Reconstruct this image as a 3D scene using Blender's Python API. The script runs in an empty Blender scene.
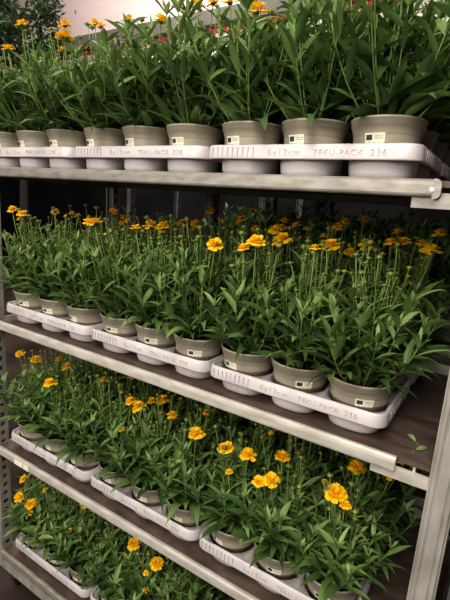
import bpy, math, random
from mathutils import Vector, Matrix
R = math.radians
col = bpy.context.scene.collection
# ------------------------------------------------------------------ materials
def nmat(name, rough=.6, metal=0.0, spec=.5):
    m = bpy.data.materials.new(name); m.use_nodes = True
    nt = m.node_tree; b = nt.nodes['Principled BSDF']
    b.inputs['Roughness'].default_value = rough; b.inputs['Metallic'].default_value = metal
    b.inputs['Specular IOR Level'].default_value = spec
    return m, nt, b
def ramp(nt, fac, stops):
    r = nt.nodes.new('ShaderNodeValToRGB')
    while len(r.color_ramp.elements) < len(stops): r.color_ramp.elements.new(.5)
    for e, (p, c) in zip(r.color_ramp.elements, stops): e.position = p; e.color = (*c, 1)
    nt.links.new(fac, r.inputs[0]); return r.outputs[0]
def noise(nt, scale, detail=4, vec=None, obj=True):
    n = nt.nodes.new('ShaderNodeTexNoise'); n.inputs['Scale'].default_value = scale; n.inputs['Detail'].default_value = detail
    tc = nt.nodes.new('ShaderNodeTexCoord')
    if vec:
        mp = nt.nodes.new('ShaderNodeMapping'); mp.inputs['Scale'].default_value = vec
        nt.links.new(tc.outputs['Object'], mp.inputs[0]); nt.links.new(mp.outputs[0], n.inputs['Vector'])
    else: nt.links.new(tc.outputs['Object'], n.inputs['Vector'])
    return n.outputs['Fac']
def simple(name, c0, c1, scale=8, rough=.6, metal=0, lo=.35, hi=.65, bump=0, vec=None, spec=.5):
    m, nt, b = nmat(name, rough, metal, spec)
    f = noise(nt, scale, 5, vec)
    nt.links.new(ramp(nt, f, [(lo, c0), (hi, c1)]), b.inputs['Base Color'])
    if bump:
        bp = nt.nodes.new('ShaderNodeBump'); bp.inputs['Strength'].default_value = bump; bp.inputs['Distance'].default_value = .002
        nt.links.new(f, bp.inputs['Height']); nt.links.new(bp.outputs[0], b.inputs['Normal'])
    return m
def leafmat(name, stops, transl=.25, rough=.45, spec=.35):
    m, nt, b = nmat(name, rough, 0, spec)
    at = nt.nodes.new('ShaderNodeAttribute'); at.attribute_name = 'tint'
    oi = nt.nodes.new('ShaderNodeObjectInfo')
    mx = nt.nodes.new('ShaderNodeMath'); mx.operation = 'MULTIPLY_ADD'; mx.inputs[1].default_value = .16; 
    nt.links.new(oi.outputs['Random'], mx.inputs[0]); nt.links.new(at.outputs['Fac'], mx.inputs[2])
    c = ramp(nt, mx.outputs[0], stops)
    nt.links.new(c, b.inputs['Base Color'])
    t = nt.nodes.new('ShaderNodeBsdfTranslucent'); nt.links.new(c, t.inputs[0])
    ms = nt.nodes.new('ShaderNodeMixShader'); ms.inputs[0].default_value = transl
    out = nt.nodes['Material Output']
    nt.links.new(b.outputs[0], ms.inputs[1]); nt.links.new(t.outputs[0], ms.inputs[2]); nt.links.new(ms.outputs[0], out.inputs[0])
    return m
M = {}
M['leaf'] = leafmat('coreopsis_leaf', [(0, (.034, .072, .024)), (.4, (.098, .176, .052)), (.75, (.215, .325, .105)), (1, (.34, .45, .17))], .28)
M['stem'] = leafmat('coreopsis_stem', [(0, (.12, .20, .05)), (1, (.26, .36, .11))], .15, .5)
M['bud'] = leafmat('coreopsis_bud', [(0, (.10, .15, .04)), (.5, (.20, .24, .06)), (1, (.42, .33, .04))], .1, .6)
M['petal'] = leafmat('coreopsis_petal', [(0, (.90, .46, .006)), (.5, (.98, .62, .01)), (1, (1.0, .74, .03))], .3, .55)
M['disc'] = simple('flower_disc', (.55, .20, .01), (.80, .38, .02), 900, .8)
M['soil'] = simple('potting_soil', (.012, .008, .005), (.05, .034, .022), 160, .95, bump=1)
M['pot'] = simple('taupe_plastic', (.29, .26, .20), (.36, .325, .25), 14, .5)
M['tray'] = simple('pale_grey_plastic', (.49, .455, .46), (.60, .56, .565), 9, .42)
M['emboss'] = simple('embossed_plastic', (.44, .405, .405), (.50, .46, .46), 30, .5)
M['sticker'] = simple('cream_paper', (.72, .70, .55), (.82, .80, .66), 60, .6)
M['ink'] = simple('black_print', (.02, .02, .025), (.05, .05, .06), 300, .7)
M['zinc'] = simple('galvanised_steel', (.22, .205, .18), (.33, .31, .28), 22, .5, .3, vec=(1, 3, 3))
M['pale_zinc'] = simple('pale_painted_steel', (.40, .375, .33), (.55, .52, .47), 18, .45, .15, vec=(1, 3, 3))
M['post'] = simple('worn_grey_steel', (.27, .255, .23), (.40, .38, .345), 16, .5, .2, vec=(2, 2, .6))
M['board'] = simple('brown_plywood', (.050, .034, .027), (.150, .108, .088), 13, .62, lo=.3, hi=.72, vec=(1, 2.2, 1), bump=.3)
M['dark_steel'] = simple('dull_steel', (.06, .06, .06), (.13, .13, .125), 12, .5, .3)
M['slot'] = simple('slot_shadow_steel', (.02, .02, .02), (.04, .04, .04), 12, .8)
M['rust'] = simple('rust_brown_paint', (.16, .085, .03), (.26, .15, .06), 80, .8)
M['rubber'] = simple('dark_rubber', (.02, .02, .02), (.04, .04, .04), 30, .7)
M['floor'] = simple('stained_concrete', (.020, .015, .013), (.05, .038, .032), 3, .95, spec=.05)
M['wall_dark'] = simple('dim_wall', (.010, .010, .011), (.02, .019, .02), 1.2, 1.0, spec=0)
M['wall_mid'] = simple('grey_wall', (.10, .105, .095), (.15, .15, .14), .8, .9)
M['wall_pale'] = simple('pale_pink_wall', (.80, .66, .63), (.86, .72, .69), .5, .9)
M['white_band'] = simple('white_band', (.80, .76, .70), (.86, .82, .76), .8, .8)
M['red_band'] = simple('red_band', (.70, .07, .06), (.78, .10, .09), 2, .7)
M['beam'] = simple('olive_grey_beam', (.13, .13, .11), (.18, .175, .15), 2, .8)
M['ceiling'] = simple('ceiling_paint', (.78, .66, .63), (.84, .72, .69), .5, .9)
M['bark'] = simple('bark', (.015, .012, .01), (.03, .025, .02), 20, .9)
M['wood'] = simple('orange_wood', (.30, .13, .05), (.45, .22, .09), 12, .7, vec=(1, 8, 1))
M['treeleaf'] = leafmat('tree_leaf', [(0, (.03, .055, .03)), (1, (.09, .14, .07))], .2)

# ------------------------------------------------------------------ mesh builder
class MB:
    def __init__(s): s.v = []; s.f = []; s.m = []; s.t = []; s.mats = []; s.smooth = []
    def mi(s, mat):
        if mat not in s.mats: s.mats.append(mat)
        return s.mats.index(mat)
    def add(s, vs, fs, mat, tint=.5, smooth=True):
        b = len(s.v); s.v += [tuple(v) for v in vs]; s.t += [tint] * len(vs); k = s.mi(mat)
        for f in fs: s.f.append(tuple(b + i for i in f)); s.m.append(k); s.smooth.append(smooth)
    def box(s, x0, x1, y0, y1, z0, z1, mat):
        vs = [(x, y, z) for z in (z0, z1) for y in (y0, y1) for x in (x0, x1)]
        s.add(vs, [(0, 2, 3, 1), (4, 5, 7, 6), (0, 1, 5, 4), (2, 6, 7, 3), (0, 4, 6, 2), (1, 3, 7, 5)], mat, smooth=False)
    def prism_x(s, x0, x1, prof, mat, smooth=False):      # profile in (y, z)
        n = len(prof)
        vs = [(x0, y, z) for y, z in prof] + [(x1, y, z) for y, z in prof]
        s.add(vs, [(i, (i + 1) % n, n + (i + 1) % n, n + i) for i in range(n)] + [tuple(range(n))[::-1], tuple(range(n, 2 * n))], mat, smooth=smooth)
    def prism_y(s, y0, y1, prof, mat):                     # profile in (x, z)
        n = len(prof)
        vs = [(x, y0, z) for x, z in prof] + [(x, y1, z) for x, z in prof]
        s.add(vs, [(i, (i + 1) % n, n + (i + 1) % n, n + i) for i in range(n)] + [tuple(range(n)), tuple(range(n, 2 * n))[::-1]], mat, smooth=False)
    def loops(s, rings, mat, closed=True, cap0=False, cap1=False, tint=.5, smooth=True):
        n = len(rings[0]); vs = [v for r in rings for v in r]; fs = []
        for k in range(len(rings) - 1):
            for i in range(n if closed else n - 1):
                j = (i + 1) % n
                fs.append((k * n + i, k * n + j, (k + 1) * n + j, (k + 1) * n + i))
        if cap0: fs.append(tuple(range(n))[::-1])
        if cap1: fs.append(tuple((len(rings) - 1) * n + i for i in range(n)))
        s.add(vs, fs, mat, tint, smooth)
    def tube(s, pts, rad, mat, n=5, tint=.5):
        rings = []
        for i, p in enumerate(pts):
            a = pts[max(i - 1, 0)]; b = pts[min(i + 1, len(pts) - 1)]
            d = (Vector(b) - Vector(a)).normalized(); u = d.cross(Vector((.31, .95, .1))).normalized(); w = d.cross(u)
            r = rad[i] if isinstance(rad, (list, tuple)) else rad
            rings.append([tuple(Vector(p) + (u * math.cos(t) + w * math.sin(t)) * r) for t in [2 * math.pi * k / n for k in range(n)]])
        s.loops(rings, mat, cap0=True, cap1=True, tint=tint)
    def mesh(s, name):
        me = bpy.data.meshes.new(name); me.from_pydata(s.v, [], s.f)
        for m in s.mats: me.materials.append(M[m])
        me.polygons.foreach_set('material_index', s.m); me.polygons.foreach_set('use_smooth', s.smooth)
        a = me.attributes.new('tint', 'FLOAT', 'POINT'); a.data.foreach_set('value', s.t)
        me.update(); return me
def link(name, me, parent=None, loc=(0, 0, 0), rotz=0, scale=None):
    o = bpy.data.objects.new(name, me); col.objects.link(o); o.location = loc; o.rotation_euler = (0, 0, rotz)
    if scale: o.scale = scale
    if parent: o.parent = parent
    return o
def thing(name, label, cat, loc=(0, 0, 0), rotz=0, group=None):
    o = link(name, None, None, loc, rotz); o['label'] = label; o['category'] = cat
    if group: o['group'] = group
    return o
def struct(name, mb):
    o = link(name, mb.mesh(name)); o['kind'] = 'structure'; return o

# ------------------------------------------------------------------ plants
def leaf(mb, p, az, el, L, w, droop, rng, mat='leaf', tint=None, segs=5, roll=0):
    """lance-shaped leaf with a midrib fold, arching towards the ground"""
    p = Vector(p); prof = [.30, .72, 1.0, .88, .5, 0] if segs == 5 else [.3, .9, .9, 0]
    t0 = rng.random() if tint is None else tint
    side = Vector((-math.sin(az), math.cos(az), 0))
    twist = rng.uniform(-.5, .5) + roll
    e = el; step = L / segs; c = p.copy(); rows = []
    for k in range(segs + 1):
        d = Vector((math.cos(az) * math.cos(e), math.sin(az) * math.cos(e), math.sin(e)))
        nrm = side.cross(d) * -1
        sd = side * math.cos(twist) + nrm * math.sin(twist); up = nrm * math.cos(twist) - side * math.sin(twist)
        ww = w * .5 * prof[k]
        rows.append((c - sd * ww + up * ww * .45, c.copy(), c + sd * ww + up * ww * .45))
        c = c + d * step; e -= droop / segs * (.5 + k / segs)
    vs = [v for r in rows[:-1] for v in r] + [rows[-1][1]]
    fs = []
    for k in range(segs - 1):
        a = 3 * k; fs += [(a, a + 1, a + 4, a + 3), (a + 1, a + 2, a + 5, a + 4)]
    a = 3 * (segs - 1); n = len(vs) - 1; fs += [(a, a + 1, n), (a + 1, a + 2, n)]
    mb.add(vs, fs, mat, max(0, min(.84, t0)))

def foliage_mesh(seed, height=.19, stems=17, full=True):
    rng = random.Random(seed); mb = MB()
    for i in range(26 if full else 10):                    # basal leaves, arching out over the pot rim
        az = rng.uniform(0, 6.283); r = rng.uniform(.008, .035)
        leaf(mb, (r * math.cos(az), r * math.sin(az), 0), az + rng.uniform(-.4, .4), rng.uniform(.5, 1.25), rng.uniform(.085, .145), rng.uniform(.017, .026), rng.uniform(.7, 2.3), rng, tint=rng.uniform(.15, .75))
    for i in range(stems):
        az = i * 2.399 + rng.uniform(-.3, .3); r = .034 * math.sqrt((i + .5) / stems)
        lean = rng.uniform(.05, .28) + .68 * (i / stems); L = height * rng.uniform(.7, 1.08) * (1.0 if i > 4 else 1.08)
        p = Vector((r * math.cos(az), r * math.sin(az), -.003)); pts = [p.copy()]
        n = 6
        for k in range(n):
            e = 1.5708 - lean * (1.15 - .8 * k / n)
            p = p + Vector((math.cos(az) * math.cos(e), math.sin(az) * math.cos(e), math.sin(e))) * (L / n); pts.append(p.copy())
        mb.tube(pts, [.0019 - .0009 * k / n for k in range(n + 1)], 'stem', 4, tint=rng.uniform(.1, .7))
        base = rng.uniform(0, 3.14); young = rng.uniform(-.12, .12)
        for k in range(1, n + 1):
            q = pts[k]; fr = k / n
            for s in (0, 1):
                if rng.random() < .12: continue
                a = base + k * 1.5708 + s * math.pi + rng.uniform(-.35, .35)
                ll = (.092 - .036 * fr) * rng.uniform(.7, 1.25)
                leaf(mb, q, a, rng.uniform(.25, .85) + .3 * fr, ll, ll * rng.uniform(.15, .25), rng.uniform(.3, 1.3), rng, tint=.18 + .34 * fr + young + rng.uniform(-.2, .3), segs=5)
        # growing tip
        for s in range(4):
            leaf(mb, pts[-1], base + s * 1.57 + .4, rng.uniform(.8, 1.3), rng.uniform(.022, .040), rng.uniform(.006, .009), .4, rng, tint=.66 + rng.uniform(-.1, .17), segs=3)
    return mb.mesh('foliage')

def bud(mb, p, r, rng, mat='bud', tint=None):
    t = rng.uniform(0, .55) if tint is None else tint; n = 7; rings = []
    for k, (rr, zz) in enumerate([(.25, -.9), (.85, -.5), (1.05, 0), (.85, .5), (.35, .8)]):
        rings.append([(p[0] + r * rr * math.cos(6.283 * i / n), p[1] + r * rr * math.sin(6.283 * i / n), p[2] + r * zz) for i in range(n)])
    mb.loops(rings, mat, cap0=True, cap1=True, tint=t)
    for i in range(6):
        a = i * 1.047; leaf(mb, (p[0], p[1], p[2] - r * .7), a, .35, r * 2.1, r * .8, -.9, rng, 'stem', .5, 3)

def stem_mesh(seed, h):
    """one thin stalk carrying closed buds on short side branches"""
    rng = random.Random(seed); mb = MB(); az = rng.uniform(0, 6.28); bend = rng.uniform(.008, .03)
    pts = [(bend * math.cos(az) * (k / 6) ** 2 + .003 * math.sin(k + seed), bend * math.sin(az) * (k / 6) ** 2, h * k / 6) for k in range(7)]
    mb.tube(pts, [.0016, .0015, .0014, .0013, .0012, .0011, .0011], 'stem', 4, tint=rng.uniform(.2, .9))
    bud(mb, pts[-1], rng.uniform(.0045, .0065), rng, tint=rng.choice([.1, .3, .5, .8]))
    for j in range(rng.choice([1, 2, 2, 3])):
        k = rng.choice([3, 4, 4, 5]); a = rng.uniform(0, 6.28); L = rng.uniform(.035, .07) * (1 if k < 5 else .6)
        q = Vector(pts[k]); e1 = q + Vector((math.cos(a) * .35, math.sin(a) * .35, .7)) * L * .5; e2 = e1 + Vector((math.cos(a) * .15, math.sin(a) * .15, 1)) * L * .5
        mb.tube([q, e1, e2], .0009, 'stem', 4, tint=.6); bud(mb, e2, rng.uniform(.0035, .005), rng)
        for s in (0, 1): leaf(mb, q, a + s * 3.14, .7, rng.uniform(.03, .05), .005, .7, rng, tint=.6, segs=3)
    for k in (1, 2, 3):
        a = rng.uniform(0, 6.28)
        for s in (0, 1): leaf(mb, pts[k], a + s * 3.14, rng.uniform(.5, 1.0), rng.uniform(.04, .07), rng.uniform(.006, .011), rng.uniform(.3, 1.1), rng, tint=rng.uniform(.25, .75))
    return mb.mesh('flower_stem')

def flower_mesh(seed):
    """semi-double yellow daisy head, toothed petal tips, unit = metres, about 42 mm wide"""
    rng = random.Random(seed); mb = MB()
    for ring, (n, L, w, el, z) in enumerate([(9, .0205, .0115, .14, 0), (8, .0165, .0105, .50, .0012), (7, .011, .008, .95, .002)]):
        for i in range(n):
            az = 6.283 * (i + .5 * ring) / n + rng.uniform(-.13, .13); e = el + rng.uniform(-.16, .2); Lk = L * rng.uniform(.88, 1.1)
            d = Vector((math.cos(az), math.sin(az), 0)); s = Vector((-math.sin(az), math.cos(az), 0)); rows = []
            for fr, wf in ((.1, .35), (.45, .8), (.85, 1.0)):
                c = d * (Lk * fr * math.cos(e)) + Vector((0, 0, z + Lk * math.sin(e) * fr - .004 * fr * fr * (1 if ring == 0 else 0)))
                rows.append([c - s * w * wf * .5 + Vector((0, 0, .0008)), c - Vector((0, 0, .0006)), c + s * w * wf * .5 + Vector((0, 0, .0008))])
            tip = []
            for j, (sx, ln) in enumerate(((-.42, .97), (-.22, .9), (0, 1.04), (.22, .9), (.42, .97))):
                tip.append(d * (Lk * ln * math.cos(e)) + s * w * sx + Vector((0, 0, z + Lk * math.sin(e) * ln - .004 * (1 if ring == 0 else 0))))
            vs = [v for r in rows for v in r] + tip
            fs = [(0, 1, 4, 3), (1, 2, 5, 4), (3, 4, 7, 6), (4, 5, 8, 7), (6, 7, 10, 9), (7, 11, 10), (7, 12, 11), (7, 8, 13, 12)]
            mb.add(vs, fs, 'petal', min(.84, max(0, [.42, .3, .12][ring] + rng.uniform(-.15, .3))))
    n = 8; rings = [[(r * math.cos(6.283 * i / n), r * math.sin(6.283 * i / n), z) for i in range(n)] for r, z in ((.0052, .001), (.0048, .0035), (.0025, .0052))]
    mb.loops(rings, 'disc', cap1=True)
    rings = [[(r * math.cos(6.283 * i / n), r * math.sin(6.283 * i / n), z) for i in range(n)] for r, z in ((.0012, -.007), (.005, -.005), (.0062, -.001), (.005, .001))]
    mb.loops(rings, 'stem', cap0=True, tint=.2)
    for i in range(8): leaf(mb, (0, 0, -.003), i * .785, .0, .011, .0035, -.3, rng, 'stem', .3, 3)
    return mb.mesh('flower')

def lathe(mb, prof, mat, n=36, cap0=False):
    mb.loops([[(r * math.cos(6.2832 * i / n), r * math.sin(6.2832 * i / n), z) for i in range(n)] for r, z in prof], mat, cap0=cap0)
def pot_mesh():
    mb = MB()
    lathe(mb, [(.044, .004), (.0465, .006), (.0605, .074), (.0612, .0745), (.0618, .078), (.0662, .091), (.0672, .0915), (.0678, .1005), (.0692, .1012), (.0694, .104), (.068, .1055), (.066, .105), (.0645, .100), (.0615, .078), (.060, .06)], 'pot', 40, cap0=True)
    return mb.mesh('pot')
def soil_mesh():
    mb = MB(); rng = random.Random(5)
    rings = [[(r * math.cos(6.2832 * i / 28), r * math.sin(6.2832 * i / 28), .090 + rng.uniform(-.002, .002) + .004 * (1 - r / .063)) for i in range(28)] for r in (.0635, .052, .036, .018, .004)]
    mb.loops(rings, 'soil', cap1=True); return mb.mesh('soil')
def tag_mesh():
    """small paper label bent round the front of the pot with a dark printed block"""
    mb = MB()
    def patch(a0, a1, z0, z1, mat, off):
        n = 6; rows = []
        for z in (z0, z1):
            r = .0465 + (.0605 - .0465) * (z - .006) / .068 if z < .0745 else .0618 + (.0662 - .0618) * (z - .078) / .013
            rows.append([((r + off) * math.sin(a0 + (a1 - a0) * i / n), -(r + off) * math.cos(a0 + (a1 - a0) * i / n), z) for i in range(n + 1)])
        mb.loops(rows, mat, closed=False)
    patch(-.30, .30, .059, .0735, 'sticker', .0022); patch(-.30, .30, .0735, .0765, 'sticker', .0026)
    patch(-.25, -.06, .0645, .0735, 'ink', .0028)
    for k in range(2): patch(.0, .26, .067 + .0035 * k, .068 + .0035 * k, 'pot', .0026)
    return mb.mesh('price_label')
POT, SOIL, TAG = pot_mesh(), soil_mesh(), tag_mesh()
FOL = [foliage_mesh(100 + i, .150 + .007 * (i % 4), 18) for i in range(10)]
FOLTALL = [foliage_mesh(300 + i, .215 + .008 * (i % 3), 31) for i in range(7)]
STEMS = [stem_mesh(500 + i, .232 + .012 * (i % 5)) for i in range(14)]
FLOW = [flower_mesh(700 + i) for i in range(6)]

# ------------------------------------------------------------------ trays
PX, PY = .1385, .140
def tray_mesh(cols=3, rows=2, W=.414, D=.281):
    mb = MB()
    def rr(off, z, rad=.030, n=8):
        x0, x1, y0, y1 = off, W - off, off, D - off; r = max(rad - off, .004); pts = []
        for cx, cy, a0 in ((x1 - r, y0 + r, -90), (x1 - r, y1 - r, 0), (x0 + r, y1 - r, 90), (x0 + r, y0 + r, 180)):
            for k in range(n + 1):
                a = R(a0 + 90 * k / n); pts.append((cx + r * math.cos(a), cy + r * math.sin(a), z))
        return pts
    mb.loops([rr(.0095, .052), rr(.0045, .0335), rr(.0, .033), rr(-.0008, .036), rr(.001, .058), rr(.003, .0622), rr(.006, .0626), rr(.0095, .060), rr(.0105, .055)], 'tray')
    # deck with a round mouth over each cup
    ins = .0105; rad = .030 - ins
    def clampr(x, y):
        x0, x1, y0, y1 = ins, W - ins, ins, D - ins
        x = min(max(x, x0), x1); y = min(max(y, y0), y1)
        for cx, sx in ((x0 + rad, -1), (x1 - rad, 1)):
            for cy, sy in ((y0 + rad, -1), (y1 - rad, 1)):
                if (x - cx) * sx > 0 and (y - cy) * sy > 0:
                    d = math.hypot(x - cx, y - cy)
                    if d > rad: x = cx + (x - cx) / d * rad; y = cy + (y - cy) / d * rad
        return x, y
    n = 40
    for i in range(cols):
        for j in range(rows):
            cx = W / 2 + (i - (cols - 1) / 2) * .1345; cy = D / 2 + (j - (rows - 1) / 2) * .1345
            sq = []; cup = {k: [] for k in range(6)}
            for k in range(n):
                a = 6.2832 * k / n; c, s = math.cos(a), math.sin(a); m = max(abs(c), abs(s)); h = .0673
                ex = h; qx = cx + c / m * (h if True else 0); qy = cy + s / m * h
                if i == 0 and qx < cx - h + .001: qx = 0
                if i == cols - 1 and qx > cx + h - .001: qx = W
                if j == 0 and qy < cy - h + .001: qy = 0
                if j == rows - 1 and qy > cy + h - .001: qy = D
                qx, qy = clampr(qx, qy); sq.append((qx, qy, .0552))
                for t, (r, z, e) in enumerate([(.0645, .0552, 2), (.0632, .052, 2), (.0590, .036, 2.2), (.0555, .013, 2.5), (.0525, .004, 2.6), (.046, .001, 2.6)]):
                    q = r * (abs(c) ** e + abs(s) ** e) ** (-1 / e); cup[t].append((cx + c * q, cy + s * q, z))
            mb.loops([sq] + [cup[t] for t in range(6)], 'tray', cap1=True)
    # ribs on the left end of the front band
    for k in range(9): mb.box(.022 + k * .0115, .0235 + k * .0115, -.0016, .002, .037, .057, 'emboss')
    for k in range(5): mb.box(W - .0012, W + .0012, .05 + k * .02, .0515 + k * .02, .037, .057, 'emboss')
    return mb.mesh('carrying_tray')
def text_mesh(txt, size, mat, name, ext=.0006):
    cu = bpy.data.curves.new(name, 'FONT'); cu.body = txt; cu.size = size; cu.extrude = ext; cu.space_character = 1.15
    o = bpy.data.objects.new('tmp_text', cu); col.objects.link(o)
    bpy.context.view_layer.update()
    dg = bpy.context.evaluated_depsgraph_get(); me = bpy.data.meshes.new_from_object(o.evaluated_get(dg)); me.name = name
    bpy.data.objects.remove(o); bpy.data.curves.remove(cu)
    me.materials.clear(); me.materials.append(M[mat]); return me
TRAY = tray_mesh()
TXA = text_mesh('6x13cm', .0185, 'emboss', 'raised_lettering'); TXB = text_mesh('TEKU-PACK', .0150, 'emboss', 'raised_lettering'); TXC = text_mesh('236', .0165, 'emboss', 'raised_lettering')
SH = [1.4996, .9951, .5130, .0626]
SNAME = ['top shelf', 'second shelf', 'third shelf', 'bottom shelf']
TX0 = [[0, 0, 0], [.777, .352, -.073], [.777, .352, -.073], [.777, .352, -.073]]
TX1 = [[1.190 - .4165, 0, 0]]
TW = [1.045, 1.0, 1.0, 1.0]
TPOS = ['right', 'middle', 'left']
for s in range(4):
    for c in range(3):
        for r in range(2):
            if s == 3 and c == 0: continue
            lab = f"pale grey plastic carrying tray on the {SNAME[s]}, {TPOS[c]}, {'front' if r == 0 else 'back'} row"
            if s == 0: x = [.733, .275, -.183][c]; sx = 1.10
            else: x = TX0[s][c]; sx = 1.02
            t = thing('carrying_tray', lab, 'tray', (x, .012 + r * .284, SH[s]), 0, 'grey carrying trays on the trolley')
            body = link('tray_body', TRAY, t)
            body.scale = (sx, 1, 1)
            if r == 0:
                for me, dx, dz in ((TXA, .145, .0405), (TXB, .235, .0415), (TXC, .335, .0410)):
                    q = link('raised_lettering', me, body, (dx, -.0004, dz)); q.rotation_euler = (R(90), 0, 0)

# ------------------------------------------------------------------ potted plants
FLW = {
0 : [(0.046, 0.03, 1.904, 1), (0.237, 0.03, 1.876, 1), (0.235, 0.031, 1.845, 1.4), (-0.022, 0.027, 1.845, 1), (0.217, 0.107, 1.845, 0.6), (0.355, 0.03, 1.864, 0.8), (0.377, 0.03, 1.854, 0.7), (0.352, 0.084, 1.845, 0.8), (0.682, 0.03, 1.853, 1), (0.565, 0.044, 1.845, 1), (0.594, 0.087, 1.845, 0.9), (0.722, 0.03, 1.853, 0.9), (0.77, 0.023, 1.845, 1), (0.697, 0.147, 1.845, 0.7), (0.805, 0.079, 1.845, 1.25), (0.829, 0.225, 1.845, 0.8), (0.142, 0.097, 1.845, 0.8), (0.472, 0.03, 1.855, 0.7)] ,
1 : [(-0.03, 0.03, 1.37, 0.9), (0.021, 0.03, 1.36, 0.9), (-0.099, 0.242, 1.363, 0.9), (0.36, 0.03, 1.36, 1.2), (0.332, 0.03, 1.36, 0.9), (0.5, 0.101, 1.363, 1.1), (0.533, 0.114, 1.363, 1.1), (-0.074, 0.5, 1.375, 0.9), (0.767, 0.03, 1.342, 1.1), (0.433, 0.399, 1.363, 0.9), (0.362, 0.151, 1.363, 0.8), (0.516, 0.03, 1.359, 0.8), (0.422, 0.5, 1.408, 1), (0.393, 0.374, 1.363, 0.9), (0.60, 0.42, 1.39, 1), (0.604, 0.5, 1.427, 1), (0.845, 0.03, 1.344, 0.8), (0.875, 0.03, 1.361, 1.1), (0.887, 0.135, 1.363, 1.25), (1.011, 0.12, 1.363, 1.15), (1.056, 0.241, 1.363, 1.15), (0.968, 0.5, 1.419, 1), (0.758, 0.5, 1.384, 1), (0.629, 0.467, 1.363, 0.8), (0.715, 0.5, 1.396, 0.9), (1.068, 0.5, 1.393, 0.9), (1.088, 0.5, 1.367, 1.1), (1.177, 0.331, 1.363, 1), (1.176, 0.5, 1.398, 1.1), (1.20, 0.25, 1.37, 1), (0.893, 0.5, 1.392, 0.9), (0.797, 0.5, 1.375, 0.8), (0.866, 0.471, 1.363, 0.8), (1.013, 0.026, 1.363, 0.6), (0.009, 0.03, 1.344, 0.6), (0.915, 0.5, 1.409, 0.8), (1.062, 0.461, 1.363, 1), (-0.06, 0.287, 1.363, 0.6)] ,
2 : [(-0.106, 0.089, 0.843, 0.9), (-0.013, 0.091, 0.843, 1.1), (0.035, 0.151, 0.843, 0.8), (0.119, 0.121, 0.843, 1), (0.15, 0.03, 0.821, 1.15), (0.295, 0.126, 0.843, 0.8), (0.37, 0.128, 0.843, 0.5), (0.518, 0.06, 0.843, 1.15), (0.473, 0.073, 0.843, 0.9), (0.54, 0.141, 0.843, 1.1), (0.52, 0.114, 0.843, 0.8), (0.478, 0.03, 0.771, 0.5), (0.622, 0.084, 0.843, 0.8), (0.737, 0.044, 0.843, 1.2), (0.829, 0.032, 0.843, 0.8), (0.688, 0.158, 0.843, 0.6), (0.577, 0.222, 0.843, 0.8), (0.343, 0.205, 0.843, 0.7), (0.894, 0.045, 0.843, 1.1), (0.837, 0.039, 0.843, 1), (0.964, 0.091, 0.843, 1), (0.968, 0.03, 0.814, 1.1), (0.937, 0.03, 0.796, 0.9), (0.853, 0.03, 0.787, 0.5), (1.127, 0.164, 0.843, 1.1), (1.2, 0.192, 0.843, 1.1), (1.12, 0.035, 0.843, 1.3), (1.143, 0.03, 0.83, 0.7), (1.213, 0.283, 0.843, 1.1), (0.889, 0.178, 0.843, 0.4), (1.085, 0.061, 0.843, 0.4)] ,
3 : [(-0.028, 0.04, 0.383, 0.9), (-0.047, 0.09, 0.383, 0.6), (-0.041, 0.03, 0.307, 1.1), (0.027, 0.03, 0.308, 1.1), (0.086, 0.048, 0.383, 0.5), (0.105, 0.093, 0.383, 0.5), (0.026, 0.03, 0.27, 0.5), (0.52, 0.055, 0.383, 1.1), (0.629, 0.039, 0.383, 1.15), (0.595, 0.03, 0.338, 0.5), (0.597, 0.03, 0.279, 0.5), (0.26, 0.082, 0.383, 0.8), (0.304, 0.084, 0.383, 0.5), (0.488, 0.03, 0.261, 0.4), (0.246, 0.03, 0.31, 0.4)] ,

}
ORD = ['first', 'second', 'third', 'fourth', 'fifth', 'sixth', 'seventh', 'eighth', 'ninth']
ROW = ['front row', 'second row', 'third row', 'back row']
GRP = ['coreopsis pots on the top shelf', 'coreopsis pots on the second shelf', 'coreopsis pots on the third shelf', 'coreopsis pots on the bottom shelf']
rng = random.Random(11)
plants = {}
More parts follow.
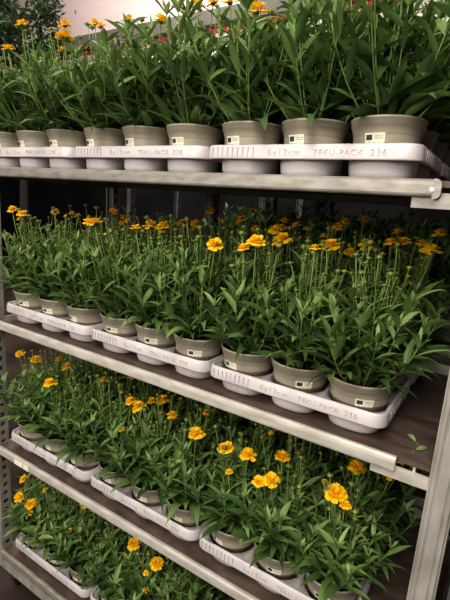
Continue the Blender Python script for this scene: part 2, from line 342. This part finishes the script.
def build_plant(loc, label, group, tall, nstem, flowers, seed, tag_angle=0.0, big=1.0):
    rg = random.Random(seed)
    t = thing('potted_coreopsis', label, 'potted plant', loc, 0, group)
    pt = link('pot', POT, t, rotz=tag_angle)
    if tall: pt.scale = (1.01, 1.01, 1.02)
    link('price_label', TAG, pt)
    link('soil', SOIL, t)
    F = FOLTALL if tall else FOL
    z = rg.uniform(.95, 1.08)
    link('foliage', F[seed % len(F)], t, (0, 0, .091), rg.uniform(0, 6.28), (big * rg.uniform(.98, 1.1), big * rg.uniform(.98, 1.1), z * big * (((1.06 if loc[0] > .85 else .92) if loc[0] > .6 else .84) if loc[2] > 1.3 else (1.1 if loc[2] > .9 else 1))))
    for k in range(nstem):
        a = rg.uniform(0, 6.28); r = .05 * math.sqrt(rg.random()); o = link('flower_stem', STEMS[rg.randrange(len(STEMS))], t, (r * .55 * math.cos(a), r * .55 * math.sin(a), .091), rg.uniform(0, 6.28))
        zs = rg.uniform(.86, 1.12); o.scale = (1, 1, zs)
        tl = rg.uniform(.02, .15); o.rotation_euler = (-math.sin(a) * tl, math.cos(a) * tl, 0)
    for (fx, fy, fz, sc) in flowers:
        q = Vector((fx, fy, fz)) - Vector(loc); b = Vector((q.x * .12, q.y * .12, .091))
        if Vector((b.x, b.y)).length > .04: b.x *= .5; b.y *= .5
        mb = MB(); n = 6; pts = []
        for k in range(n + 1):
            f = k / n; g = f * f * (3 - 2 * f) * .55 + f * .45
            pts.append((b.x + (q.x - b.x) * g, b.y + (q.y - b.y) * g, b.z + (q.z - .006 * sc - b.z) * f))
        mb.tube(pts, [.0017, .0016, .0015, .0014, .0013, .0013, .0013], 'stem', 5, tint=.7)
        for k in (1, 2, 3):
            a = rg.uniform(0, 6.28)
            for s_ in (0, 1): leaf(mb, pts[k], a + s_ * 3.14, .8, rg.uniform(.035, .06), .008, .6, rg, tint=.55)
        st = link('flower_stem', mb.mesh('flower_stem'), t)
        fl = link('flower', FLOW[rg.randrange(len(FLOW))], st, tuple(q), rg.uniform(0, 6.28), (sc, sc, sc))
        fl.rotation_euler = (R(rg.uniform(0, 26)), R(rg.uniform(-14, 14)), rg.uniform(0, 6.28)) if True else None
        tilt = Matrix.Rotation(R(rg.uniform(4, 24)), 4, 'X') @ Matrix.Rotation(R(rg.uniform(-14, 14)), 4, 'Y')
        fl.rotation_euler = (tilt @ Matrix.Rotation(rg.uniform(0, 6.28), 4, 'Z')).to_euler()
    return t
for s in range(4):
    sp = []
    for c in range(9):
        tr, k = divmod(c, 3)                                   # counted from the right-hand tray
        k = 2 - k
        if s == 0: x0 = [.733, .275, -.183][tr]; sx = 1.10
        else: x0 = TX0[s][tr]; sx = 1.02
        px = x0 + (.207 + (k - 1) * .1345) * sx
        if s == 3 and tr == 0: continue
        for r in range(4):
            py = .012 + (.1405 + ((r % 2) - .5) * .1345) + (r // 2) * .284
            sp.append((c, r, px, py))
    extra = {i: [] for i in range(len(sp))}
    for f in FLW[s]:
        if f[0] < -.2: continue
        i = min(range(len(sp)), key=lambda i: (sp[i][2] - f[0]) ** 2 + (sp[i][3] - f[1]) ** 2); extra[i].append(f)
    for i, (c, r, px, py) in enumerate(sp):
        seed = s * 100 + c * 7 + r * 31 + 1
        if s in (0, 1): lab = f"potted yellow coreopsis on the {SNAME[s]}, {ROW[r]}, {ORD[c]} pot from the right"
        else: lab = f"potted yellow coreopsis on the {SNAME[s]}, {ROW[r]}, {ORD[8 - c]} pot from the left"
        rg = random.Random(seed * 3 + 7); fl = list(extra[i])
        if s == 1 and r >= 1 and rg.random() < .7:
            fl.append((px + rg.uniform(-.05, .05), py + rg.uniform(-.05, .05), SH[s] + rg.uniform(.345, .385), rg.uniform(.6, .9)))
        nst = [8, 13, 9, 8][s] if r == 0 else [5, 13, 8, 5][s]
        if r == 3: nst = max(3, nst - 2)
        ta = rg.uniform(-.35, .35)
        if s == 1 and r == 0: ta = [.45, .55, -.25][c % 3] if c < 4 else ta
        if s == 0 and r == 0: ta = rg.uniform(-.25, .1)
        t = build_plant((px, py, SH[s] + .0035), lab, GRP[s], s == 0, nst, fl, seed, ta, 1.0 if s else 1.06)
# ------------------------------------------------------------------ trolley
def rounded(x0, x1, z0, z1, r, n=5, left=False):
    pts = []
    cs = [(x1 - r, z0 + r, -90), (x1 - r, z1 - r, 0)]
    if left: cs += [(x0 + r, z1 - r, 90), (x0 + r, z0 + r, 180)]
    for cx, cz, a0 in cs:
        for k in range(n + 1): a = R(a0 + 90 * k / n); pts.append((cx + r * math.cos(a), cz + r * math.sin(a)))
    if not left: pts += [(x0, z1), (x0, z0)]
    return pts
RAILP = [(-.002, -.028), (-.010, -.028), (-.0135, -.0255), (-.0145, -.022), (-.0145, -.008), (-.0135, -.002), (-.010, .0015), (-.005, .002), (.000, .0005), (.0, -.003)]
def shelf(z, label, mat, x0=-.108, x1=1.232, name='trolley_shelf', y0=0, depth=.565, end_hole=False, xo=0):
    t = thing(name, label, 'shelf', (xo, y0, z), 0, 'shelves of the plant trolley')
    b = MB(); b.box(x0, x1 + .058, .002, depth - .004, -.011, 0, 'board'); link('board', b.mesh('board'), t)
    b = MB(); b.prism_x(x0, x1 - (.012 if end_hole else 0), RAILP, mat)
    if end_hole: b.prism_y(-.0145, -.004, rounded(x1 - .0125, x1, -.031, .002, .010), mat)
    fr = link('front_rail', b.mesh('front_rail'), t)
    if end_hole:
        b = MB(); b.prism_y(-.0152, -.0140, [(x1 - .014 + .0042 * math.cos(a * .5236), -.015 + .0042 * math.sin(a * .5236)) for a in range(12)], 'tray'); link('bright_hole_disc', b.mesh('bright_hole_disc'), fr)  # pale disc stands in for the brightness seen through the rail's end hole
    b = MB(); b.box(x0, x1 + .03, depth - .003, depth + .004, -.028, .028, mat); link('back_rail', b.mesh('back_rail'), t)
    b = MB(); b.box(x1 - .045, x1 + .066, -.003, .001, -.046, -.020, mat); b.box(x1 + .030, x1 + .0345, .0, depth, -.030, -.0115, mat)
    link('end_bracket', b.mesh('end_bracket'), t)
    b = MB(); b.box(x0 - .004, x0, -.003, depth, -.030, .001, mat); link('end_bracket', b.mesh('end_bracket'), t)
    return t
shelf(SH[0], 'galvanised top shelf under the uppermost row of trays', 'zinc', end_hole=True)
shelf(SH[1], 'brown board shelf with pale rounded front rail, second from the top', 'pale_zinc')
s3 = shelf(SH[2], 'brown board shelf with pale front rail, third from the top', 'pale_zinc')
b = MB(); b.box(.005, .085, -.0158, -.0145, -.024, -.006, 'sticker'); b.box(.052, .056, -.0161, -.0157, -.022, -.008, 'post'); link('paper_label', b.mesh('paper_label'), s3)
shelf(SH[3], 'lowest brown board shelf resting on the trolley base', 'zinc')

def post_mesh(x0, x1, inner, y0, depth, z0, z1, mat, sgn):
    """folded steel upright: grooved face plate, folded outer return, slotted inner return"""
    mb = MB(); w = x1 - x0
    prof = [(x0, 0), (x0 + w * .10, -.004), (x0 + w * .22, -.004), (x0 + w * .27, -.0015), (x0 + w * .33, -.004), (x0 + w * .70, -.004), (x0 + w * .75, -.0015), (x0 + w * .80, -.004), (x0 + w * .93, -.004), (x1, 0), (x1, .003), (x0, .003)]
    n = len(prof); vs = [(x, y0 + y * sgn, z) for z in (z0, z1) for x, y in prof]
    mb.add(vs, [(i, (i + 1) % n, n + (i + 1) % n, n + i) for i in range(n)] + [tuple(range(n))[::-1], tuple(range(n, 2 * n))], mat, smooth=False)
    out = x0 if inner == x1 else x1
    ya, yb = sorted((y0, y0 + sgn * depth)); e = .0015
    mb.box(out - e, out + e, ya, yb, z0, z1, mat)
    yc = [ya, ya + (yb - ya) * .3, ya + (yb - ya) * .72, yb]
    mb.box(inner - e, inner + e, yc[0], yc[1], z0, z1, mat); mb.box(inner - e, inner + e, yc[2], yc[3], z0, z1, mat)
    z = z0
    while z < z1 - .02: mb.box(inner - e, inner + e, yc[1], yc[2], z, z + .018, mat); z += .036
    mb.box(min(out, inner) + .004, max(out, inner) - .004, yc[1], yc[2], z0, z1, 'dark_steel')
    return mb.mesh('corner_post')
def trolley(label, xl, xr, y0, zb, zt, mat, lettering=False, name='plant_trolley', depth=.565):
    t = thing(name, label, 'trolley')
    P = []
    for (a, b_, inn) in ((xl - .036, xl, xl), (xr, xr + .043, xr)):
        P.append(link('corner_post', post_mesh(a, b_, inn, y0 - .006, .042, zb, zt, mat, 1), t))
        P.append(link('corner_post', post_mesh(a, b_, inn, y0 + depth + .012, .042, zb, zt, mat, -1), t))
    b = MB()
    for y in (y0 - .004, y0 + depth - .03): b.box(xl, xr, y, y + .034, zb - .012, zb + .030, mat)
    for x in (xl - .034, xr + .004): b.box(x, x + .034, y0, y0 + depth, zb - .018, zb + .02, mat)
    link('base_frame', b.mesh('base_frame'), t)
    for x in (xl + .02, xr - .02):
        for y in (y0 + .06, y0 + depth - .06):
            c = MB(); c.box(x - .02, x + .02, y - .025, y + .025, zb - .02, zb - .012, mat); c.box(x - .018, x - .015, y - .02, y + .02, zb - .08, zb - .018, mat); c.box(x + .015, x + .018, y - .02, y + .02, zb - .08, zb - .018, mat)
            cs = link('caster', c.mesh('caster'), t)
            rz = zb - .17 + .17 * 0; cz = (FLOORZ + .045)
            w = MB(); rings = [[(x + dx, y + r * math.cos(6.283 * i / 20), cz + r * math.sin(6.283 * i / 20)) for i in range(20)] for dx, r in ((-.012, .038), (-.010, .045), (.010, .045), (.012, .038))]
            w.loops(rings, 'rubber', cap0=True, cap1=True); link('wheel', w.mesh('wheel'), cs)
    return t, P
FLOORZ = -.125
tr, posts = trolley('pale steel plant trolley frame with slotted corner posts holding the four shelves', -.110, 1.293, 0, -.012, 2.05, 'post')
tx = text_mesh('TOR', .034, 'rust', 'stencilled_lettering', .0003)
q = link('stencilled_lettering', tx, posts[2], (1.333, -.0107, 1.085)); q.rotation_euler = (R(90), R(-90), 0)
q['label'] = 'worn rust brown stencilled letters'

# neighbour on the right, close against ours
nb, _ = trolley('dull grey steel trolley standing right beside the right-hand corner post', 1.395, 2.72, .03, -.012, 1.9, 'dark_steel')
for z, nm in ((.885, 'middle'), (.44, 'lower')):
    t = thing('trolley_shelf', f'empty {nm} shelf of the dull trolley beyond the right-hand post', 'shelf', (0, .03, z))
    b = MB(); b.box(1.397, 2.718, .002, .56, -.011, 0, 'board'); link('board', b.mesh('board'), t)
    b = MB(); b.prism_x(1.397, 2.718, RAILP, 'dark_steel'); link('front_rail', b.mesh('front_rail'), t)
    b = MB(); b.box(1.397, 2.718, .56, .566, -.02, .16, 'dark_steel'); link('back_panel', b.mesh('back_panel'), t)

# trolley standing behind ours, full of the same plants
rt, _ = trolley('dim steel trolley directly behind the plant trolley, carrying more coreopsis', .30, 1.62, .70, -.012, 1.62, 'dark_steel')
for z, nm in ((1.04, 'upper'), (.50, 'lower')):
    t = thing('trolley_shelf', f'{nm} shelf of the trolley standing behind, loaded with coreopsis', 'shelf', (0, .70, z))
    b = MB(); b.box(.302, 1.598, .002, .56, -.011, 0, 'board'); link('board', b.mesh('board'), t)
    b = MB(); b.prism_x(.302, 1.598, RAILP, 'pale_zinc'); link('front_rail', b.mesh('front_rail'), t)
t = thing('trolley_shelf', 'bare top shelf of the trolley standing behind, under the main top shelf level', 'shelf', (0, .70, 1.50))
b = MB(); b.box(.302, 1.598, .002, .56, -.011, 0, 'board'); link('board', b.mesh('board'), t)
b = MB(); b.prism_x(.302, 1.598, RAILP, 'zinc'); link('front_rail', b.mesh('front_rail'), t)
k = 0
for z, rows in ((1.04, 2), (.50, 1)):
    for i in range(9):
        for r in range(rows):
            k += 1
            build_plant((.385 + i * .137, .79 + r * .15, z + .0005), 'coreopsis pot crowded on the trolley standing behind the main trolley', 'coreopsis on the trolley behind', True, 3, [], 900 + k * 13, rng.uniform(-3, 3), 1.05)

# far trolleys in the dark on the left
for i, (xl, xr, y) in enumerate(((-1.0, .05, 1.55),)):
    t, _ = trolley(['bare dark trolley frame far behind the left side', 'bare dark trolley frame furthest to the left in the gloom'][i], xl, xr, y, -.012, 1.60, 'dark_steel')
    for z in (.5, 1.05):
        w = thing('trolley_shelf', ['%s empty shelf of the bare trolley far behind the left side', '%s empty shelf of the furthest left bare trolley'][i] % ('upper' if z > 1 else 'lower'), 'shelf', (0, y, z))
        b = MB(); b.box(xl, xr, .0, .56, -.011, 0, 'board'); link('board', b.mesh('board'), w)
        b = MB(); b.prism_x(xl, xr, RAILP, 'dark_steel'); link('front_rail', b.mesh('front_rail'), w)
for i, (x, y, a) in enumerate(((1.258, .045, 1.0), (1.250, .080, 2.3))):
    b = MB(); leaf(b, (0, 0, .002), a, .12, .030, .010, .5, random.Random(i), 'leaf', .8)
    b.tube([(0, 0, .001), (-.012 * math.cos(a), -.012 * math.sin(a), .001)], .0008, 'stem', 4)
    o = link('fallen_leaf', b.mesh('fallen_leaf'), None, (x, y, SH[1])); o['category'] = 'leaf'
    o['label'] = ['small dry fallen leaf on the bare second shelf board near its front rail', 'small dry fallen leaf a little further back on the bare second shelf board'][i]
# plank on the floor under the base
t = thing('wooden_block', 'orange brown block of wood on the dark floor under the trolley', 'wood block', (-.03, .10, FLOORZ), .5)
b = MB(); b.prism_x(-.03, .03, [(-.02, 0), (.02, 0), (.02, .05), (.012, .062), (-.014, .058), (-.02, .05)], 'wood'); link('block', b.mesh('block'), t)

# ------------------------------------------------------------------ hall
def slab(name, x0, x1, y0, y1, z0, z1, mat):
    b = MB(); b.box(x0, x1, y0, y1, z0, z1, mat); return struct(name, b)
slab('floor', -14, 8, -5, 6.2, FLOORZ - .1, FLOORZ, 'floor')
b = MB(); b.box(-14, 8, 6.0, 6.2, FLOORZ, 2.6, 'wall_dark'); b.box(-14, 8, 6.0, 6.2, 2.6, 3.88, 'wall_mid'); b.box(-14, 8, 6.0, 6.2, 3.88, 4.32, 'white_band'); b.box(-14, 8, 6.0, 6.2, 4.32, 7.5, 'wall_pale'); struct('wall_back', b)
slab('trim_1', -14, 8, 5.96, 5.999, 4.26, 4.33, 'red_band')
slab('trim_2', -14, 8, 5.80, 5.999, 4.332, 4.56, 'beam')
slab('wall_left', -14.2, -14, -5, 6.2, FLOORZ, 7.5, 'wall_dark')
slab('wall_right', 8, 8.2, -5, 6.2, FLOORZ, 7.5, 'wall_mid')
slab('ceiling', -14, 8, -5, 6.2, 7.5, 7.6, 'ceiling')

# potted tree on the far left, its crown showing above the plants
rg = random.Random(77)
t = thing('tree', 'dark leafy tree rising beyond the left end of the top shelf', 'tree', (-5.45, 3.6, FLOORZ))
b = MB(); b.tube([(0, 0, 0), (.04, 0, 1.2), (0, .05, 2.4), (.05, 0, 3.4), (.0, 0, 4.3)], [.09, .075, .06, .04, .015], 'bark', 8)
br = []
for i in range(26):
    z0 = 1.9 + i * .09; a = i * 2.4; L = .95 * (1 - .45 * i / 26) * rg.uniform(.8, 1.1)
    e = (math.cos(a) * L, math.sin(a) * L, z0 + L * .55); m = (e[0] * .5, e[1] * .5, z0 + L * .2)
    b.tube([(0.02, .02, z0), m, e], [.02, .012, .005], 'bark', 5); br.append(((0, 0, z0), m, e))
link('trunk', b.mesh('trunk'), t)
b = MB()
for (p0, m, e) in br:
    for k in range(230):
        f = rg.uniform(.25, 1.05); p = Vector(m) * (1 - f) + Vector(e) * f + Vector([rg.gauss(0, .10) for _ in range(3)])
        leaf(b, p, rg.uniform(0, 6.28), rg.uniform(-.6, 1.1), rg.uniform(.08, .15), rg.uniform(.03, .045), .5, rg, 'treeleaf', segs=3)
link('crown', b.mesh('crown'), t)

# ------------------------------------------------------------------ light
def area(name, loc, target, size, power, color=(1, 1, 1), sy=None):
    l = bpy.data.lights.new(name, 'AREA'); l.energy = power; l.color = color; l.size = size
    if sy: l.shape = 'RECTANGLE'; l.size_y = sy
    o = bpy.data.objects.new(name, l); col.objects.link(o); o.location = loc
    o.rotation_euler = (Vector(target) - Vector(loc)).to_track_quat('-Z', 'Y').to_euler()
    return o
area('aisle_lamp', (1.5, -1.9, 3.4), (.7, .1, 1.0), .9, 72, (1.0, .93, .84), 2.2)
area('low_fill_light', (-.3, -4.6, 2.3), (.6, .2, 1.1), 3.2, 125, (1.0, .94, .85), 1.6)  # added low fill reaching flowers under the shelves, not a known fitting
area('hall_lamp', (-3.0, 1.5, 7.2), (-3.0, 2.4, 0), 3.0, 260, (1.0, .90, .84), 8)
area('wall_fill_light', (-3.5, 3.6, 7.3), (-3.5, 6, 5.2), 1.2, 420, (1.0, .92, .88), 12)  # extra light added only to brighten the pale back wall
w = bpy.data.worlds.new('hall_air'); bpy.context.scene.world = w; w.use_nodes = True
w.node_tree.nodes['Background'].inputs[0].default_value = (.95, .92, .88, 1); w.node_tree.nodes['Background'].inputs[1].default_value = .1

# ------------------------------------------------------------------ camera
cd = bpy.data.cameras.new('camera'); cam = bpy.data.objects.new('camera', cd); col.objects.link(cam)
cam.location = (1.34116, -.82718, 1.43785); cam.rotation_euler = (1.3561125, -.0697611, .5738348)
cd.sensor_fit = 'VERTICAL'; cd.sensor_height = 24; cd.lens = 442.33 * 24 / 600; cd.clip_start = .02; cd.clip_end = 60
bpy.context.scene.camera = cam
sc = bpy.context.scene
sc.view_settings.view_transform = 'Standard'; sc.view_settings.look = 'Medium High Contrast'; sc.view_settings.exposure = 0.34
